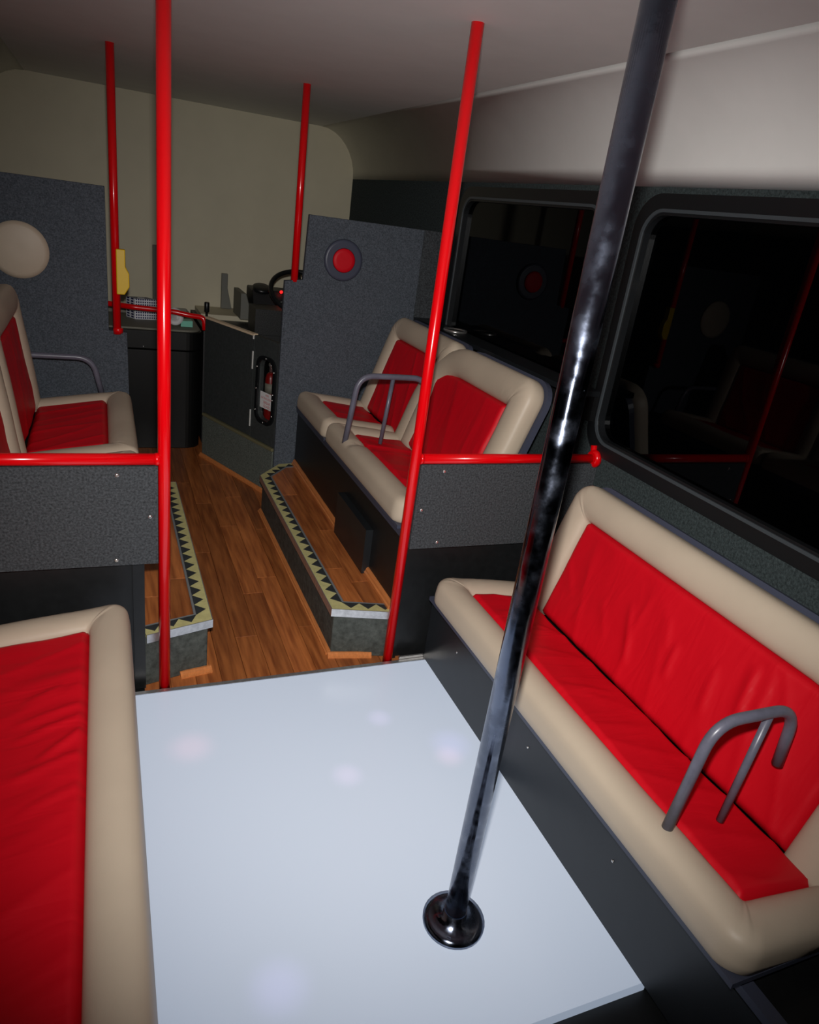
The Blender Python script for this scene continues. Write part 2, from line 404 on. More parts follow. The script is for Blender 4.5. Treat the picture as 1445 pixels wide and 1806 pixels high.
# ------------------------------------------------------------------ raised steps
def offset_line(pts, d):
    out = []
    for i, p in enumerate(pts):
        ns = []
        for a, b in ((i-1, i), (i, i+1)):
            if a < 0 or b >= len(pts): continue
            t = Vector((pts[b][0]-pts[a][0], pts[b][1]-pts[a][1])).normalized(); ns.append(Vector((-t.y, t.x)))
        m = sum(ns, Vector((0, 0))).normalized(); k = d/max(.3, m.dot(ns[0]))
        out.append((p[0]+m.x*k, p[1]+m.y*k))
    return out
def strip_bm(A, B, z0, z1):
    n = len(A); vs = [(x, y, z0) for x, y in A]+[(x, y, z0) for x, y in B]+[(x, y, z1) for x, y in A]+[(x, y, z1) for x, y in B]; fs = []
    for i in range(n-1):
        fs += [(i, i+1, n+i+1, n+i), (2*n+i+1, 2*n+i, 3*n+i, 3*n+i+1), (i, 2*n+i, 2*n+i+1, i+1), (n+i+1, 3*n+i+1, 3*n+i, n+i)]
    fs += [(0, n, 3*n, 2*n), (n-1, 3*n-1, 4*n-1, 2*n-1)]
    return data(vs, fs)
def bead(name, a, b, w, h, side, parent, z=0):
    """quarter-round wooden bead from a to b; side +1 puts it left of a->b"""
    a, b = Vector((a[0], a[1], z)), Vector((b[0], b[1], z)); t = (b-a).normalized(); nrm = Vector((-t.y, t.x, 0))*side
    pr = [(0, 0), (w, 0), (w, h*.35), (w*.72, h*.5), (w*.66, h*.72), (w*.3, h), (0, h)]
    return link(name, from_bm(extrude_bm(pr, a, nrm, (0, 0, 1), t, (b-a).length)), TRIMW, parent)

ZS = .205
def step(side, outer, wall_x, label, far_y):
    """outer: step edge, near end first"""
    root = empty('platform_step', (outer[1][0], outer[1][1], 0), label, 'step', 'raised steps along the aisle')
    inw = 1 if side > 0 else -1
    body_line = offset_line(outer, -.012*side)
    poly = body_line+[(wall_x, body_line[-1][1]), (wall_x, body_line[0][1])]
    prism('body', poly, 0, ZS-.012, RUBBER, root, bv=.004)
    o2 = offset_line(outer, -.048*side); o3 = offset_line(outer, -.056*side); o1 = outer
    link('nosing', from_bm(strip_bm(o1, o2, ZS-.012, ZS+.001)), YELLOW, root)
    link('edge_strip', from_bm(strip_bm(o2, o3, ZS-.012, ZS+.002)), GREYLINE, root)
    oo = offset_line(outer, .003*side)
    link('nosing_lip', from_bm(strip_bm(oo, o1, ZS-.030, ZS+.0012)), ALU, root)
    # black saw-teeth inlaid in the yellow nosing, points towards the aisle
    vs, fs = [], []
    for i in range(len(outer)-1):
        a2, b2 = Vector(o2[i]), Vector(o2[i+1]); L = (b2-a2).length; n = max(1, round(L/.068)); t = (b2-a2)/n
        nr = Vector((-t.y, t.x)).normalized()*side*.036
        for k in range(n):
            p, q = a2+t*k, a2+t*(k+1); r = (p+q)/2+nr; b0 = len(vs)
            for z in (ZS-.004, ZS+.0022): vs += [(p.x, p.y, z), (q.x, q.y, z), (r.x, r.y, z)]
            fs += [(b0, b0+1, b0+2), (b0+5, b0+4, b0+3), (b0, b0+3, b0+4, b0+1), (b0+1, b0+4, b0+5, b0+2), (b0+2, b0+5, b0+3, b0)]
    link('saw_tooth_inlay', from_bm(data(vs, fs)), ZIG, root)
    # planks on top
    x_in = o3[1][0]; xs = [x_in-side*.02, x_in+side*.075, wall_x+side*.0]
    ymin = min(p[1] for p in outer)-.1; ymax = max(p[1] for p in outer)+.1
    for c in range(2):
        xa, xb = sorted((xs[c], xs[c+1])); cuts = [[2.42, 3.2], [2.30, 2.78]][c]
        ys = [ymin]+cuts+[ymax]
        for a, b in zip(ys, ys[1:]):
            pl = [(xa+.0006, a+.0006), (xb-.0006, a+.0006), (xb-.0006, b-.0006), (xa+.0006, b-.0006)]
            for i in range(len(o3)-1):
                pl = clip(pl, o3[i], o3[i+1]) if side < 0 else clip(pl, o3[i+1], o3[i])
                if len(pl) < 3: break
            pl = [(p[0], min(p[1], far_y)) for p in pl]
            if len(pl) >= 3: prism('plank', pl, ZS-.012, ZS, OAK, root, bv=.0008, seg=1)
    bl = body_line
    return root, bl
rs, bl = step(1, [(.955, 2.058), (.735, 2.118), (.732, 3.475), (.868, 3.645), (.95, 3.655)], .955,
              'wood-topped step with saw-tooth edge below the right-hand front seats', 3.655)
bead('floor_bead', (bl[1][0], bl[1][1]), (bl[2][0], bl[2][1]), .018, .018, 1, rs)
bead('floor_bead', (bl[0][0]-.06, bl[0][1]+.021), (bl[1][0]-.012, bl[1][1]-.006), .020, .018, 1, rs)
ls, bl2 = step(-1, [(.095, 2.058), (.308, 2.118), (.300, 3.395), (.095, 3.40)], .087,
               'wood-topped step with saw-tooth edge left of the aisle', 3.40)
bead('floor_bead', (bl2[1][0], bl2[1][1]), (bl2[2][0], bl2[2][1]), .012, .014, -1, ls)
bead('floor_bead', (bl2[0][0]+.11, bl2[0][1]+.034), (bl2[1][0]+.012, bl2[1][1]-.006), .024, .018, -1, ls)

# ------------------------------------------------------------------ seat boxes
def front_base(side, label):
    fx = .955 if side > 0 else mir(.953); wx = XR if side > 0 else XL
    a, b = sorted((fx, wx-side*.003)); top = .526
    root = empty('seat_base', ((a+b)/2, 2.9, 0), label, 'seat base', 'black seat bases')
    box('body', (a, 2.068, 0), (b, 3.655, top), BLACK, root, bv=.008)
    c0, c1 = sorted((fx-side*.008, fx+side*.02))
    box('top_strip', (c0, 2.07, top-.022), (c1, 3.655, top+.004), RIM, root, bv=.004)
    e0, e1 = sorted((fx-side*.004, fx+side*.03))
    box('corner_post', (e0, 2.056, 0), (e1, 2.0675, top-.03), BLACK, root, bv=.004)
    c0, c1 = sorted((fx, fx-side*.03))
    if side > 0:
        box('access_flap', (c0, 2.36, ZS+.002), (c1+.001, 2.755, .40), BLACKS, root, bv=.008)
    bs = -1 if side > 0 else 1
    dx = -side*.0005
    if side > 0:
        bead('skirting_bead', (fx+dx, 2.365), (fx+dx, 2.08), .018, .03, -1, root, ZS)
        bead('skirting_bead', (fx+dx, 3.64), (fx+dx, 2.76), .018, .03, -1, root, ZS)
    else:
        bead('skirting_bead', (fx+dx, 3.38), (fx+dx, 2.42), .014, .02, 1, root, ZS)
    return root
front_base(1, 'black seat box with access flap carrying the right-hand front seats')
front_base(-1, 'black seat box carrying the left-hand front seats')
def rear_base(side, label):
    fx = 1.085 if side > 0 else mir(1.085); wx = XR-.003 if side > 0 else XL+.003
    root = empty('seat_base', ((fx+wx)/2, 1.2, 0), label, 'seat base', 'black seat bases')
    a, b = sorted((fx+side*.016, wx)); box('body', (a, .30, 0), (b, 2.018, .268), BLACK, root, bv=.004)
    a, b = sorted((fx, fx+side*.0155)); box('front_panel', (a, .30, .0185), (b, 2.015, .262), BLACKS, root, bv=.004)
    a, b = sorted((fx-side*.002, fx+side*.03)); box('lip', (a, .30, .2685), (b, 1.97, .288), RIM, root, bv=.005)
    for y in (1.78, 1.3, .9):
        lathe('screw', [(.004, 0), (.004, .002), (.002, .0032)], (fx, y, .20), (-side, 0, 0), STEEL, root, 10)
    return root
rear_base(1, 'low black panel box under the near right bench beside the dance floor')
rear_base(-1, 'low black box under the near left bench')

# ------------------------------------------------------------------ upholstery
def pad(parent, tagname, L, D, w, hr, t, O, U, V, N, R0=.07, R1=.07, ri=.012, wr=1.0, seam_u=None, seed=0, insert_h=None, w_side=None, folds=(), zmin=None):
    """cushion with a U-shaped beige roll open at v=0 and a red insert.
       O origin, U along the bench, V from the open side, N out of the cushion."""
    O, U, V, N = Vector(O), Vector(U), Vector(V), Vector(N)
    def P(u, v, h):
        p = O+U*u+V*v+N*h
        if zmin is not None and p.z < zmin: p.z = zmin
        return p
    ws = w_side or w
    prof = [(.10, -t), (.03, -t*.8), (0.0, -t*.45)]
    for k in range(0, 15):
        th = PI*k/14; prof.append((.5-.5*math.cos(th), hr*math.sin(th)**.75 if 0 < k < 14 else 0))
    prof.append((1.0, -t*.5))
    NS1, NA, NS2 = 14, 10, 40
    def curve(q):
        dv = q*w; du = q*ws; pts = []
        r0 = max(ri, R0-dv); r1 = max(ri, R1-dv)
        for k in range(NS1): pts.append((du, (D-dv-r0)*k/NS1, 0))
        for k in range(NA+1):
            a = PI-PI/2*k/NA; pts.append((du+r0+r0*math.cos(a), D-dv-r0+r0*math.sin(a), 1-abs(2*k/NA-1)))
        xa, xb = du+r0, L-du-r1
        for k in range(1, NS2): pts.append((xa+(xb-xa)*k/NS2, D-dv, 0))
        for k in range(NA+1):
            a = PI/2-PI/2*k/NA; pts.append((L-du-r1+r1*math.cos(a), D-dv-r1+r1*math.sin(a), 1-abs(2*k/NA-1)))
        for k in range(1, NS1+1): pts.append((L-du, (D-dv-r1)*(1-k/NS1), 0))
        return pts
    verts, faces = [], []; m = len(prof)
    cs = [curve(q) for q, h in prof]; n = len(cs[0])
    for j, (q, h) in enumerate(prof):
        for i, (u, v, c) in enumerate(cs[j]):
            hh = h
            if h > 0:
                s = noise.noise(Vector((u*5+seed, v*5, seed*1.7)))*.004
                # gathered creases on the inside of the corners
                cr = 0
                for (cu, cv) in ((ws, D-w), (L-ws, D-w)):
                    dd = math.hypot(u-cu, v-cv); an = math.atan2(v-cv, u-cu)
                    if dd < .16: cr += math.sin(an*22+seed)*.0016*(1-dd/.16)*(dd/.05 if dd < .05 else 1)
                hh = h+(s+cr*wr)*min(1, h/hr)
                if seam_u is not None and abs(u-seam_u) < .03 and v > D-w*1.2:
                    hh -= .016*(1-abs(u-seam_u)/.03)**.6*(h/hr)
            verts.append(P(u, v, hh))
    for j in range(m-1):
        for i in range(n-1): faces.append((j*n+i, j*n+i+1, (j+1)*n+i+1, (j+1)*n+i))
    faces.append(tuple(j*n for j in range(m))); faces.append(tuple(j*n+n-1 for j in range(m-1, -1, -1)))
    cush = link(tagname, from_bm(data(verts, faces)), BEIGE, parent, smooth=True)
    cush['label'] = 'beige vinyl padded border'
    # red insert
    ih = insert_h if insert_h is not None else hr*.62
    u0, u1, v0, v1 = ws*.93, L-ws*.93, -.0, D-w*.93
    nu, nv = 130, 56; verts, faces = [], []
    for j in range(nv+1):
        for i in range(nu+1):
            u = u0+(u1-u0)*i/nu; v = v0+(v1-v0)*j/nv
            e = min(u-u0, u1-u, v1-v); ev = v-v0
            k = 1-(max(0, 1-e/.028))**2.4; k2 = 1-.8*(max(0, 1-ev/.035))**2.2
            x, y = u+.35*v, v
            f = noise.noise(Vector((x*7+seed*3.1, y*1.6, seed)))
            g = noise.noise(Vector((u*3+9, v*14+seed, 4.2+seed)))
            ridge = (1-abs(f))**6
            h = -.02+(ih+.02)*min(k, k2)+ (ridge*.0045*wr + g*.0025*wr + noise.noise(Vector((u*3, v*3, seed)))*.005)*k
            for (a0, b0, a1, b1, amp, wd) in folds:
                da, dv = a1-a0, b1-b0; tt = ((u-a0)*da+(v-b0)*dv)/(da*da+dv*dv)
                if -.15 < tt < 1.15:
                    sd = ((u-a0)*dv-(v-b0)*da)/math.hypot(da, dv)
                    h += amp*math.exp(-(sd/wd)**2)*max(0, 1-abs(2*tt-1)**3*.8)*k*(1 if sd > 0 or abs(sd) < wd*.6 else .6)
            if seam_u is not None and abs(u-seam_u) < .04: h -= .012*(1-abs(u-seam_u)/.04)**.5*k
            verts.append(P(u, v, h))
    for j in range(nv):
        for i in range(nu):
            a = j*(nu+1)+i; faces.append((a, a+1, a+nu+2, a+nu+1))
    # close underneath
    b0 = len(verts)
    rim = [i for i in range(nu+1)]+[j*(nu+1)+nu for j in range(1, nv+1)]+[nv*(nu+1)+i for i in range(nu-1, -1, -1)]+[j*(nu+1) for j in range(nv-1, 0, -1)]
    low = []
    for q in rim:
        p = verts[q]-N*(t*.5)
        if zmin is not None: p.z = max(p.z, zmin)
        verts.append(p); low.append(len(verts)-1)
    for k in range(len(rim)):
        kk = (k+1) % len(rim); faces.append((rim[k], rim[kk], low[kk], low[k]))
    faces.append(tuple(low))
    ins = link('red_insert', from_bm(data(verts, faces)), RED, cush, smooth=True)
    ins['label'] = 'red satin centre panel'
    return cush

def bench(side, y_far, y_near, fx, z_seat, foot_x, label, back_len=.483, tilt=(.32, .947), R_far=.08, R_near=.08, arm_y=None, arm_x=None, seed=0,
          back_far=None, back_near=None, back_shift=0, seam=None, arm_h=.27, strut=True, folds=(), seat_folds=(), seat_R=(.06, .06), w_back=.115, group='beige and red bench seats'):
    """fx: front edge, foot_x: foot of the backrest, both for the right-hand side; mirrored when side < 0"""
    mx = (lambda x: x) if side > 0 else mir
    root = empty('bench_seat', (mx((fx+foot_x)/2), (y_far+y_near)/2, z_seat-.10), label, 'bench seat', group)
    L = y_far-y_near; D = foot_x-fx+.0
    # seat cushion
    # the cushion slopes down towards the backrest
    sl = .14; cs, sn = 1/math.hypot(1, sl), sl/math.hypot(1, sl); DD = (D+.035)/cs
    pad(root, 'seat_cushion', L-.004, DD, .105, .042, .058, (mx(foot_x+.035), y_far-.002, z_seat-.042-sl*(D+.035)), (0, -1, 0), (-side*cs, 0, sn), (side*sn, 0, cs),
        R0=seat_R[0], R1=seat_R[1], seed=seed, folds=seat_folds, seam_u=None if seam is None else y_far-seam, zmin=z_seat-.098)
    a, b = sorted((mx(fx+.004), mx(foot_x+.02)))
    box('seat_pan', (a, y_near+.004, z_seat-.112), (b, y_far-.004, z_seat-.0985), RIM, root, bv=.004)
    # backrest
    bf = y_far if back_far is None else back_far; bn = y_near if back_near is None else back_near
    tx, tz = tilt; V = Vector((side*tx, 0, tz)); N = Vector((-side*tz, 0, tx))
    O = Vector((mx(foot_x+.055+back_shift-.022*tx), bf-.002, z_seat-.07-.022*tz)); back_len += .022
    pad(root, 'backrest', bf-bn-.004, back_len+.03, w_back, .045, .045, O, (0, -1, 0), V, N, R0=R_far, R1=R_near, seed=seed+3.3, ri=.012, folds=folds)
    # plastic shell behind the padding
    P = lambda p, q, h: O+Vector((0, -1, 0))*p+V*q+N*h
    Lb = bf-bn-.004
    poly = rrect(-.001, .012, Lb+.001, back_len+.03+.012, (max(.03, R_near+.01), max(.03, R_far+.01), .01, .01)); n = len(poly)
    sb = data([P(*p, -.046) for p in poly]+[P(*p, -.070) for p in poly], [tuple(range(n)), tuple(range(n, 2*n))]+[(q, (q+1)%n, n+(q+1)%n, n+q) for q in range(n)])
    bevel(sb, .004, 2, .9)
    link('back_shell', from_bm(sb), RIM, root)
    if arm_y is not None:
        ax0, ax1 = arm_x; zt = z_seat+arm_h; r = .0125
        pts = [(mx(ax0), arm_y, z_seat-.03), (mx(ax0+.035), arm_y, zt), (mx(ax1), arm_y, zt), (mx(ax1+.012), arm_y, zt-min(.16, arm_h-.02))]
        arm = tube('armrest', smooth_path(pts, .07, 8), r, GREYTUBE, root)
        arm['label'] = 'grey tubular armrest'
        xm = ax0+.165
        if strut: tube('armrest_strut', [(mx(xm), arm_y, z_seat-.03), (mx(xm+.025), arm_y, zt)], .009, GREYTUBE, arm)
    return root
bench(1, 3.62, 3.062, .93, .645, 1.255, 'farthest single seat on the right, against the grey partition', R_far=.09, R_near=.05, seed=1, back_near=2.86, back_shift=.005, seat_R=(.05, .05))
bench(1, 3.058, 2.085, .93, .645, 1.255, 'double seat on the right behind the red grab pole, with grey armrest', R_far=.33, R_near=.085, back_len=.479, w_back=.13, arm_y=2.79, arm_x=(.945, 1.295), seed=2, seam=2.74, seat_R=(.05, .06), back_near=2.16)
bench(1, 1.968, .52, 1.038, .418, 1.35, 'long near bench on the right under the big window', R_far=.07, R_near=.27, arm_y=.80, arm_x=(1.09, 1.36), seed=3, seat_R=(.07, .06), back_len=.433, tilt=(.30, .954),
      back_far=1.885, back_near=.60,
      folds=[(0.455, 0.249, 0.546, 0.0789, 0.006, 0.014), (0.664, 0.24, 0.68, 0.133, 0.006, 0.013), (0.892, 0.327, 0.918, 0.172, 0.01, 0.016), (0.94, 0.336, 0.955, 0.22, 0.005, 0.011), (0.13, 0.23, 0.214, 0.133, 0.004, 0.02), (0.6, 0.288, 0.64, 0.201, 0.004, 0.01), (0.8, 0.259, 0.83, 0.123, 0.005, 0.014), (0.35, 0.201, 0.42, 0.0944, 0.003, 0.016)],
      seat_folds=[(0.28, 0.14, 0.36, 0.04, 0.004, 0.012), (0.64, 0.22, 0.68, 0.07, 0.004, 0.012), (0.45, 0.19, 0.5, 0.05, 0.003, 0.014)])
bench(-1, 3.50, 2.655, .935, .645, 1.298, 'far double seat on the left against the grey partition', R_far=.08, R_near=.1, seed=4, arm_y=3.485, arm_x=(1.06, 1.47), arm_h=.135, strut=False,
      seat_R=(.06, .03), tilt=(.13, .9915), back_len=.48)
bench(-1, 2.650, 2.085, .935, .645, 1.298, 'left seat just behind the red crossbar, nearer of the two', R_far=.10, R_near=.08, seed=5, seat_R=(.03, .06), tilt=(.13, .9915), back_len=.505)
bench(-1, 1.955, .52, 1.00, .418, 1.36, 'near left bench beside the white dance floor', R_far=.07, R_near=.2, seed=6, seat_R=(.05, .06), back_len=.433, tilt=(.30, .954),
      seat_folds=[(0.466, 0.137, 0.434, 0.306, 0.006, 0.012), (0.52, 0.143, 0.471, 0.318, 0.006, 0.01), (0.606, 0.199, 0.511, 0.313, 0.008, 0.013), (0.396, 0.148, 0.356, 0.24, 0.005, 0.014), (0.312, 0.122, 0.3, 0.31, 0.003, 0.02), (0.65, 0.15, 0.6, 0.31, 0.006, 0.014), (0.75, 0.17, 0.7, 0.31, 0.005, 0.014)])

# ledge with cup holders behind the right-hand seats
lg = empty('window_ledge', (1.6, 2.9, 1.0), 'dark ledge behind the right-hand front seats under the window', 'ledge')
box('board', (1.565, 2.10, 1.034), (1.686, 3.66, 1.054), BLACKS, lg, bv=.005)
box('bracket_strip', (1.660, 2.10, .94), (1.686, 3.655, 1.0335), BLACK, lg, bv=.002)
for y in (3.24,):
    ring = [(.058, 0), (.062, .006), (.059, .014), (.050, .011), (.047, .0)]
    ch = lathe('cup_holder', ring, (1.618, y, 1.0545), (0, 0, 1), STEEL, lg)
    lathe('cup_well', [(.045, 0), (.045, .0015)], (1.618, y, 1.0605), (0, 0, 1), SEAL, ch)

# ------------------------------------------------------------------ red poles, crossbars and their carpeted panels
PR = .0178
def grab(px, bar_to, label, side):
    root = empty('grab_pole', (px, 2.036, 0), label, 'grab pole', 'red grab poles with crossbar')
    tube('pole', [(px, 2.036, .0), (px, 2.036, ZC)], PR, REDPAINT, root, 28)
    y = 2.036; z = .8155
    tube('crossbar', [(px+side*PR*.8, y, z), (bar_to-side*.004, y, z)], .0172, REDPAINT, root, 28)
    lathe('weld_collar', [(.0188, 0), (.0188, .008), (.0176, .012)], (px+side*(PR-.004), y, z), (side, 0, 0), REDPAINT, root)
    if side > 0:
        lathe('wall_flange', [(.026, 0), (.034, .010), (.034, .022), (.020, .026)], (bar_to-.032, y, z), (1, 0, 0), REDPAINT, root)
        tube('flange_lug', [(bar_to-.014, y, z-.03), (bar_to-.014, y+.02, z+.045)], .013, REDPAINT, root, 14)
    return root
grab(.944, XR, 'red grab pole on the right with crossbar to the window wall', 1)
grab(.148, XL, 'red grab pole on the left with crossbar to the left wall', -1)
def modesty(x0, x1, label, bolts):
    root = empty('modesty_panel', ((x0+x1)/2, 2.045, .475), label, 'panel', 'carpeted panels under the crossbars')
    box('carpet_board', (x0, 2.023, .483), (x1, 2.036, .798), CARPETD, root, bv=.003)
    for bx, bz in bolts:
        lathe('bolt', [(.0065, 0), (.0065, .003), (.0035, .005)], (bx*.991, 2.023, (bz-1.55)*.991+1.55), (0, -1, 0), STEEL, root, 12)
modesty(.9625, 1.686, 'dark carpeted panel below the right crossbar', [(1.06, .768), (.995, .625), (1.075, .497)])
modesty(-.646, .1295, 'dark carpeted panel below the left crossbar', [(.02, .765), (.108, .632), (.012, .492)])

# mirror-bright dance pole
cp = empty('dance_pole', (.728, .985, .018), 'thick smudged chrome dance pole rising from the white floor', 'pole')
tube('shaft', [(.728, .985, .03), (.728, .985, ZC)], .0255, CHROME, cp, 40)
lathe('base_flange', [(.075, 0), (.075, .008), (.06, .014), (.03, .018), (.028, .04)], (.728, .985, .0185), (0, 0, 1), CHROME, cp, 32)

# ------------------------------------------------------------------ grey carpeted partitions in front of the front seats
rp = empty('partition', (1.2, 3.68, 0), 'tall grey carpeted partition at the end of the right-hand seats', 'partition', 'grey carpeted partitions')
pr = [(.842, 0), (.842, 1.178), (.935, 1.190), (.945, 1.50), (1.565, 1.50), (1.565, 0)]
link('board', from_bm(extrude_bm([(p, q) for p, q in pr], (0, 3.665, .0), (1, 0, 0), (0, 0, 1), (0, 1, 0), .03, .003)), CARPET, rp)
box('wall_filler', (1.567, 3.68, .0), (1.688, 3.70, 1.50), CARPETD, rp, bv=.002)
lp = empty('partition', (-.3, 3.71, 0), 'tall grey carpeted partition at the end of the left-hand seats', 'partition', 'grey carpeted partitions')
pr = [(-.646, 0), (-.646, 1.50), (.020, 1.50), (.020, .868), (.100, .862), (.112, 0)]
link('board', from_bm(extrude_bm([(p, q) for p, q in pr], (0, 3.70, .0), (1, 0, 0), (0, 0, 1), (0, 1, 0), .03, .003)), CARPET, lp)
t = empty('wall_disc', (-.335, 3.69, 1.075), 'pale beige round disc high on the left grey partition', 'disc')
lathe('disc_face', [(.115, 0), (.12, .006), (.12, .014), (.10, .02), (.03, .022)], (-.335, 3.699, 1.195), (0, -1, 0), BEIGE, t, 40)
t = empty('wall_disc', (1.14, 3.66, 1.2), 'dark round disc with red centre high on the right grey partition', 'disc')
lathe('disc_rim', [(.098, 0), (.102, .005), (.098, .012), (.088, .014)], (1.135, 3.6645, 1.305), (0, -1, 0), RIM, t, 40)
lathe('disc_centre', [(.060, 0), (.056, .006), (.04, .008)], (1.135, 3.650, 1.305), (0, -1, 0), RED, t, 40)
t = empty('stanchion', (.893, 3.68, 1.18), 'short red pole rising from the notch of the right partition', 'pole')
tube('pole', [(.893, 3.68, 1.176), (.893, 3.68, ZC)], PR, REDPAINT, t)
t = empty('stanchion', (.056, 3.715, .86), 'red pole with yellow bell push on the left partition', 'pole')
tube('pole', [(.056, 3.68, .858), (.056, 3.68, ZC)], PR, REDPAINT, t)
lathe('foot_clamp', [(.022, 0), (.022, .02), (.018, .024)], (.06, 3.68, .864), (0, 0, 1), REDPAINT, t)
pr = [(0, .0), (.034, 0), (.056, .036), (.056, .095), (.040, .125), (.040, .2), (0, .2)]
link('bell_push', from_bm(extrude_bm(pr, (.058, 3.650, 1.045), (1, 0, 0), (0, 0, 1), (0, 1, 0), .04, .004)), YBELL, t)

# ------------------------------------------------------------------ cab door, extinguisher panel
A = Vector((.546, 4.37, 0)); T = Vector((.845-.546, 3.67-4.37, 0)).normalized(); NRM = Vector((T.y, -T.x, 0))
if NRM.x > 0: NRM = -NRM
PD = lambda s, z, h: A+T*s+Vector((0, 0, z))+NRM*h       # h: out towards the aisle
def slab(name, s0, s1, z0, z1, h0, h1, m, parent, bv=.003):
    vs = [PD(s, z, h) for h in (h0, h1) for (s, z) in ((s0, z0), (s1, z0), (s1, z1), (s0, z1))]
    bm = data(vs, [(0, 1, 2, 3), (7, 6, 5, 4), (0, 4, 5, 1), (1, 5, 6, 2), (2, 6, 7, 3), (3, 7, 4, 0)])
    bmesh.ops.recalc_face_normals(bm, faces=bm.faces)
    if bv: bevel(bm, bv)
    return link(name, from_bm(bm), m, parent)
dr = empty('cab_door', PD(.25, 0, -.01), 'black half-height cab door with pale top edge', 'door')
slab('leaf', .002, .5165, .284, .850, -.028, 0, DOORG, dr)
slab('top_edge', .002, .508, .8505, .862, -.028, .001, CREAME, dr, .001)
for z0, z1 in ((.672, .770), (.345, .442), (.835, .855)):
    slab('hinge', .508, .5155, z0, z1, .0005, .006, HINGE, dr, .001)
kb = empty('kick_panel', PD(.35, 0, 0), 'low grey carpeted kick panel below the cab door', 'panel')
slab('carpet_board', 0, .745, 0, .262, -.03, .004, KICK, kb)
slab('capping', 0, .745, .2625, .280, -.028, .010, OLIVE, kb, .004)
a, b = PD(-.005, 0, .005), PD(.735, 0, .005)
bd = bead('floor_bead', (a.x, a.y), (b.x, b.y), .018, .02, -1, kb)
ep = empty('extinguisher_panel', PD(.64, .28, 0), 'black panel with round-cornered window beside the cab door', 'panel')
hole = (.580, .415, .717, .748)
bm = ring_bm(square_loop(.5175, .284, .748, .858), rrect(*hole, .045), PD, -.028, 0); link('board', from_bm(bm), DOORG, ep)
bm = ring_bm(rrect(.560, .395, .738, .768, .062), rrect(*hole, .045), PD, .0005, .012); bevel(bm, .004, 2, .9); link('bezel', from_bm(bm), SEAL, ep)
for s, z in ((.65, .758), (.570, .70), (.727, .70), (.570, .58), (.727, .58), (.570, .46), (.727, .46), (.65, .405), (.726, .55)):
    p = PD(s, z, .012); lathe('bolt', [(.005, 0), (.005, .002), (.002, .004)], p, NRM, STEEL, ep, 10)
poly = rrect(hole[0]-.004, hole[1]-.004, hole[2]+.004, hole[3]+.004, .045); n = len(poly)
pb = data([PD(*p, -.012) for p in poly]+[PD(*p, -.009) for p in poly], [tuple(range(n)), tuple(range(n, 2*n))]+[(q, (q+1)%n, n+(q+1)%n, n+q) for q in range(n)])
link('pane', from_bm(pb), CLEAR, ep)
slab('recess_back', .36, .745, .33, .80, -.17, -.16, CABB, ep, 0)
st = slab('sticker', .584, .7145, .478, .568, -.0088, -.0080, WHITE, ep, 0)
for body, z, sz in (('FIRE', .553, .017), ('EXTINGUISHER', .535, .0165), ('BREAK', .512, .022), ('GLASS', .491, .022)):
    text_mesh(body, sz, lambda x, y, z=z: PD(.651+x, z+y, -.0074), REDTXT, 'lettering', st)
fe = empty('fire_extinguisher', PD(.575, .33, -.07), 'small red fire extinguisher behind the black panel window', 'fire extinguisher')
p = PD(.598, .36, -.062)
lathe('cylinder', [(.026, 0), (.030, .008), (.030, .275), (.022, .30), (.010, .31)], p, (0, 0, 1), EXT, fe)
lathe('label_band', [(.0305, 0), (.0305, .055)], p+Vector((0, 0, .195)), (0, 0, 1), TRAY, fe)
lathe('valve', [(.012, 0), (.012, .03), (.016, .032), (.016, .045), (.006, .05)], p+Vector((0, 0, .311)), (0, 0, 1), STEEL, fe, 14)

# ------------------------------------------------------------------ front cabinet and what stands on it
cb = empty('front_cabinet', (.2, 4.8, 0), 'black round-cornered cabinet at the front end of the aisle', 'cabinet')
def cab_poly(g): return [(-.45, 4.5+g), ]+[(.455+(.10-g)*math.sin(k*PI/16), 4.60-(.10-g)*math.cos(k*PI/16)) for k in range(0, 9)]+[(.555-g, 5.36), (-.45, 5.36)]
o = prism('body', cab_poly(.006), 0,   .618, CABB, cb, bv=.003)
prism('upper_band', cab_poly(0), .626, .735, CABB, cb, bv=.004)
prism('top_tray', cab_poly(.012), .7355, .748, TRAY, cb, bv=.003)
for xx in (.21, .36):
    lathe('screw', [(.004, 0), (.004, .002), (.002, .003)], (xx, 4.4998, .640), (0, -1, 0), STEEL, cb, 10)
box('tray_back', (-.44, 5.0, .749), (.505, 5.02, .80), TRAY, cb)
rl = empty('hand_rail', (.25, 4.55, .75), 'curved dark red rail above the front cabinet', 'rail')
tube('bar', smooth_path([(-.30, 4.58, .845), (.02, 4.55, .866), (.15, 4.50, .864), (.38, 4.50, .855), (.47, 4.49, .842), (.555, 4.47, .838), (.557, 4.465, .765)], .03, 6), .0155, REDPAINT, rl)
tx = empty('tissue_box', (.215, 4.83, .7485), 'navy and white chequered box on the front cabinet', 'box')
b = link('carton', from_bm(prism_bm([(.128, 4.86), (.178, 4.775), (.305, 4.80), (.255, 4.885)], .7485, .872, .002)), CHECK, tx)
box('slot', (.195, 4.815, .8722), (.235, 4.845, .8735), WHITE, b, bv=.0004)
lathe('tape_roll', [(.022, 0), (.052, 0), (.052, .022), (.022, .022), (.022, .0)], (.395, 4.63, .803), (.15, -.9, .35), WHITE, None)
tr = bpy.data.objects['tape_roll']; tag(tr, 'white roll of tape propped on the front cabinet beside the box', 'tape')
bm = box_bm((.435, 4.63, .7485), (.545 - .04, 4.73, .782), .01, 3)
for v in bm.verts: v.co.z += noise.noise(v.co*23)*.006 if v.co.z > .76 else 0
tag(link('tissue_packet', from_bm(bm), GREEN), 'mint green soft packet lying on the front cabinet', 'packet')

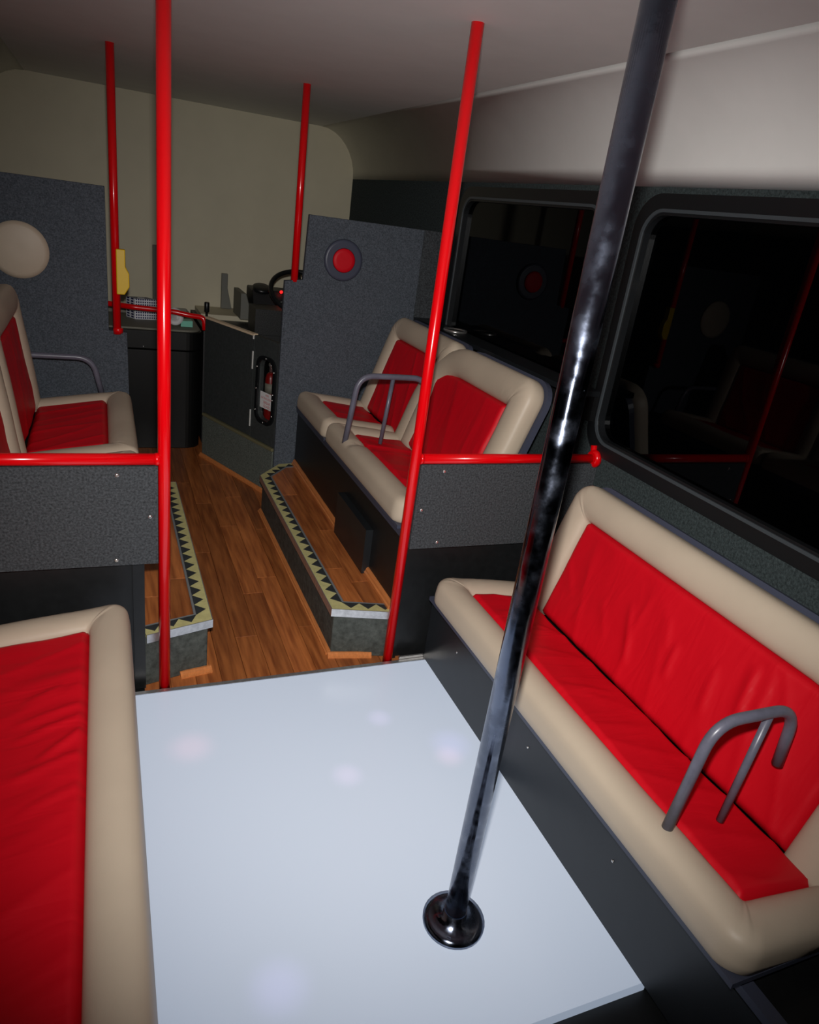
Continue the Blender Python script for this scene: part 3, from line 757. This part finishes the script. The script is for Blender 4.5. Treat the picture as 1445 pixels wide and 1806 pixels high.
# ------------------------------------------------------------------ driver's dashboard
db = empty('dashboard', (1.0, 4.95, 0), 'dark driver dashboard with cream top beyond the cab door', 'dashboard')
box('console', (.57, 4.62, 0), (1.35, 5.38, .742), DASH, db, bv=.01)
box('cream_top', (.60, 5.02, .7425), (1.35, 5.38, .775), CREAM, db, bv=.006)
box('instrument_block', (.875, 4.56, .7428), (1.35, 4.798, .90), DASH, db, bv=.02, seg=3)
pr = [(0, 0), (.34, 0), (.34, .20), (.12, .20), (.02, .03)]
link('binnacle', from_bm(extrude_bm([(-q[0]+.34, q[1]) for q in pr], (.92, 5.16, .776), (0, -1, 0), (0, 0, 1), (1, 0, 0), .42, .01)), DASH, db)
pr = [(0, 0), (.085, 0), (.035, .17), (.0, .17)]
link('binnacle_cheek', from_bm(extrude_bm(pr, (.84, 4.90, .7755), (1, 0, 0), (0, 0, 1), (0, 1, 0), .30, .004)), GREYB, db)
g = lathe('gauge', [(.06, 0), (.06, .02), (.05, .024), (.02, .026)], (.985, 4.96, .972), (0, -.35, .93), SEAL, db, 28)
lathe('indicator_lamp', [(.010, 0), (.010, .005), (.005, .008)], (1.108, 4.91, .975), (0, -1, .2), LED, db, 14)
for xx, hh in ((.315, .36), (.775, .22)):
    bk = empty('windscreen_bracket', (xx+.03, 5.3, .77), 'grey upright bracket against the cream front, %s' % ('left, behind the chequered box' if xx < .5 else 'right, beside the dashboard'), 'bracket', 'grey uprights at the front')
    pr = [(0, -.02), (.075 if xx > .5 else .055, -.02), (.043, hh*.55), (.043, hh), (0, hh)]
    link('plate', from_bm(extrude_bm(pr, (xx, 5.33, .7955), (1, 0, 0), (0, 0, 1), (0, 1, 0), .03, .003)), GREYB, bk)
kn = empty('gear_lever', (.60, 4.75, .742), 'black upright lever knob behind the cab door', 'lever')
tube('stem', [(.602, 4.74, .7425), (.602, 4.74, .83)], .008, SEAL, kn, 12)
lathe('knob', [(.013, 0), (.016, .005), (.016, .058), (.013, .063)], (.602, 4.74, .83), (0, 0, 1), SEAL, kn, 16)
sw = empty('steering_wheel', (1.14, 4.45, .93), 'black steering wheel half hidden by the right partition', 'steering wheel')
c = Vector((1.135, 4.42, 1.035)); ax = Vector((0, -.55, .83)).normalized(); u = Vector((1, 0, 0)); w = ax.cross(u); R = .2
path = [c+u*R*math.cos(2*PI*k/48)+w*R*math.sin(2*PI*k/48) for k in range(48)]
bm = bmesh.new(); rings = []
for k in range(48):
    rad = (path[k]-c).normalized(); rings.append([bm.verts.new(path[k]+rad*.014*math.cos(2*PI*j/12)+ax*.014*math.sin(2*PI*j/12)) for j in range(12)])
for k in range(48):
    a, b = rings[k], rings[(k+1) % 48]
    for j in range(12): bm.faces.new((a[j], a[(j+1)%12], b[(j+1)%12], b[j]))
link('rim', from_bm(bm), SEAL, sw, smooth=True)
for an in (PI*.5, PI*1.17, PI*1.83):
    tube('spoke', [c-ax*.03, c+(u*math.cos(an)+w*math.sin(an))*R], .01, SEAL, sw, 10)
lathe('hub', [(.045, 0), (.05, .02), (.04, .04)], c-ax*.05, ax, SEAL, sw)
tube('column', [c-ax*.05, c-ax*.19], .022, SEAL, sw, 14)
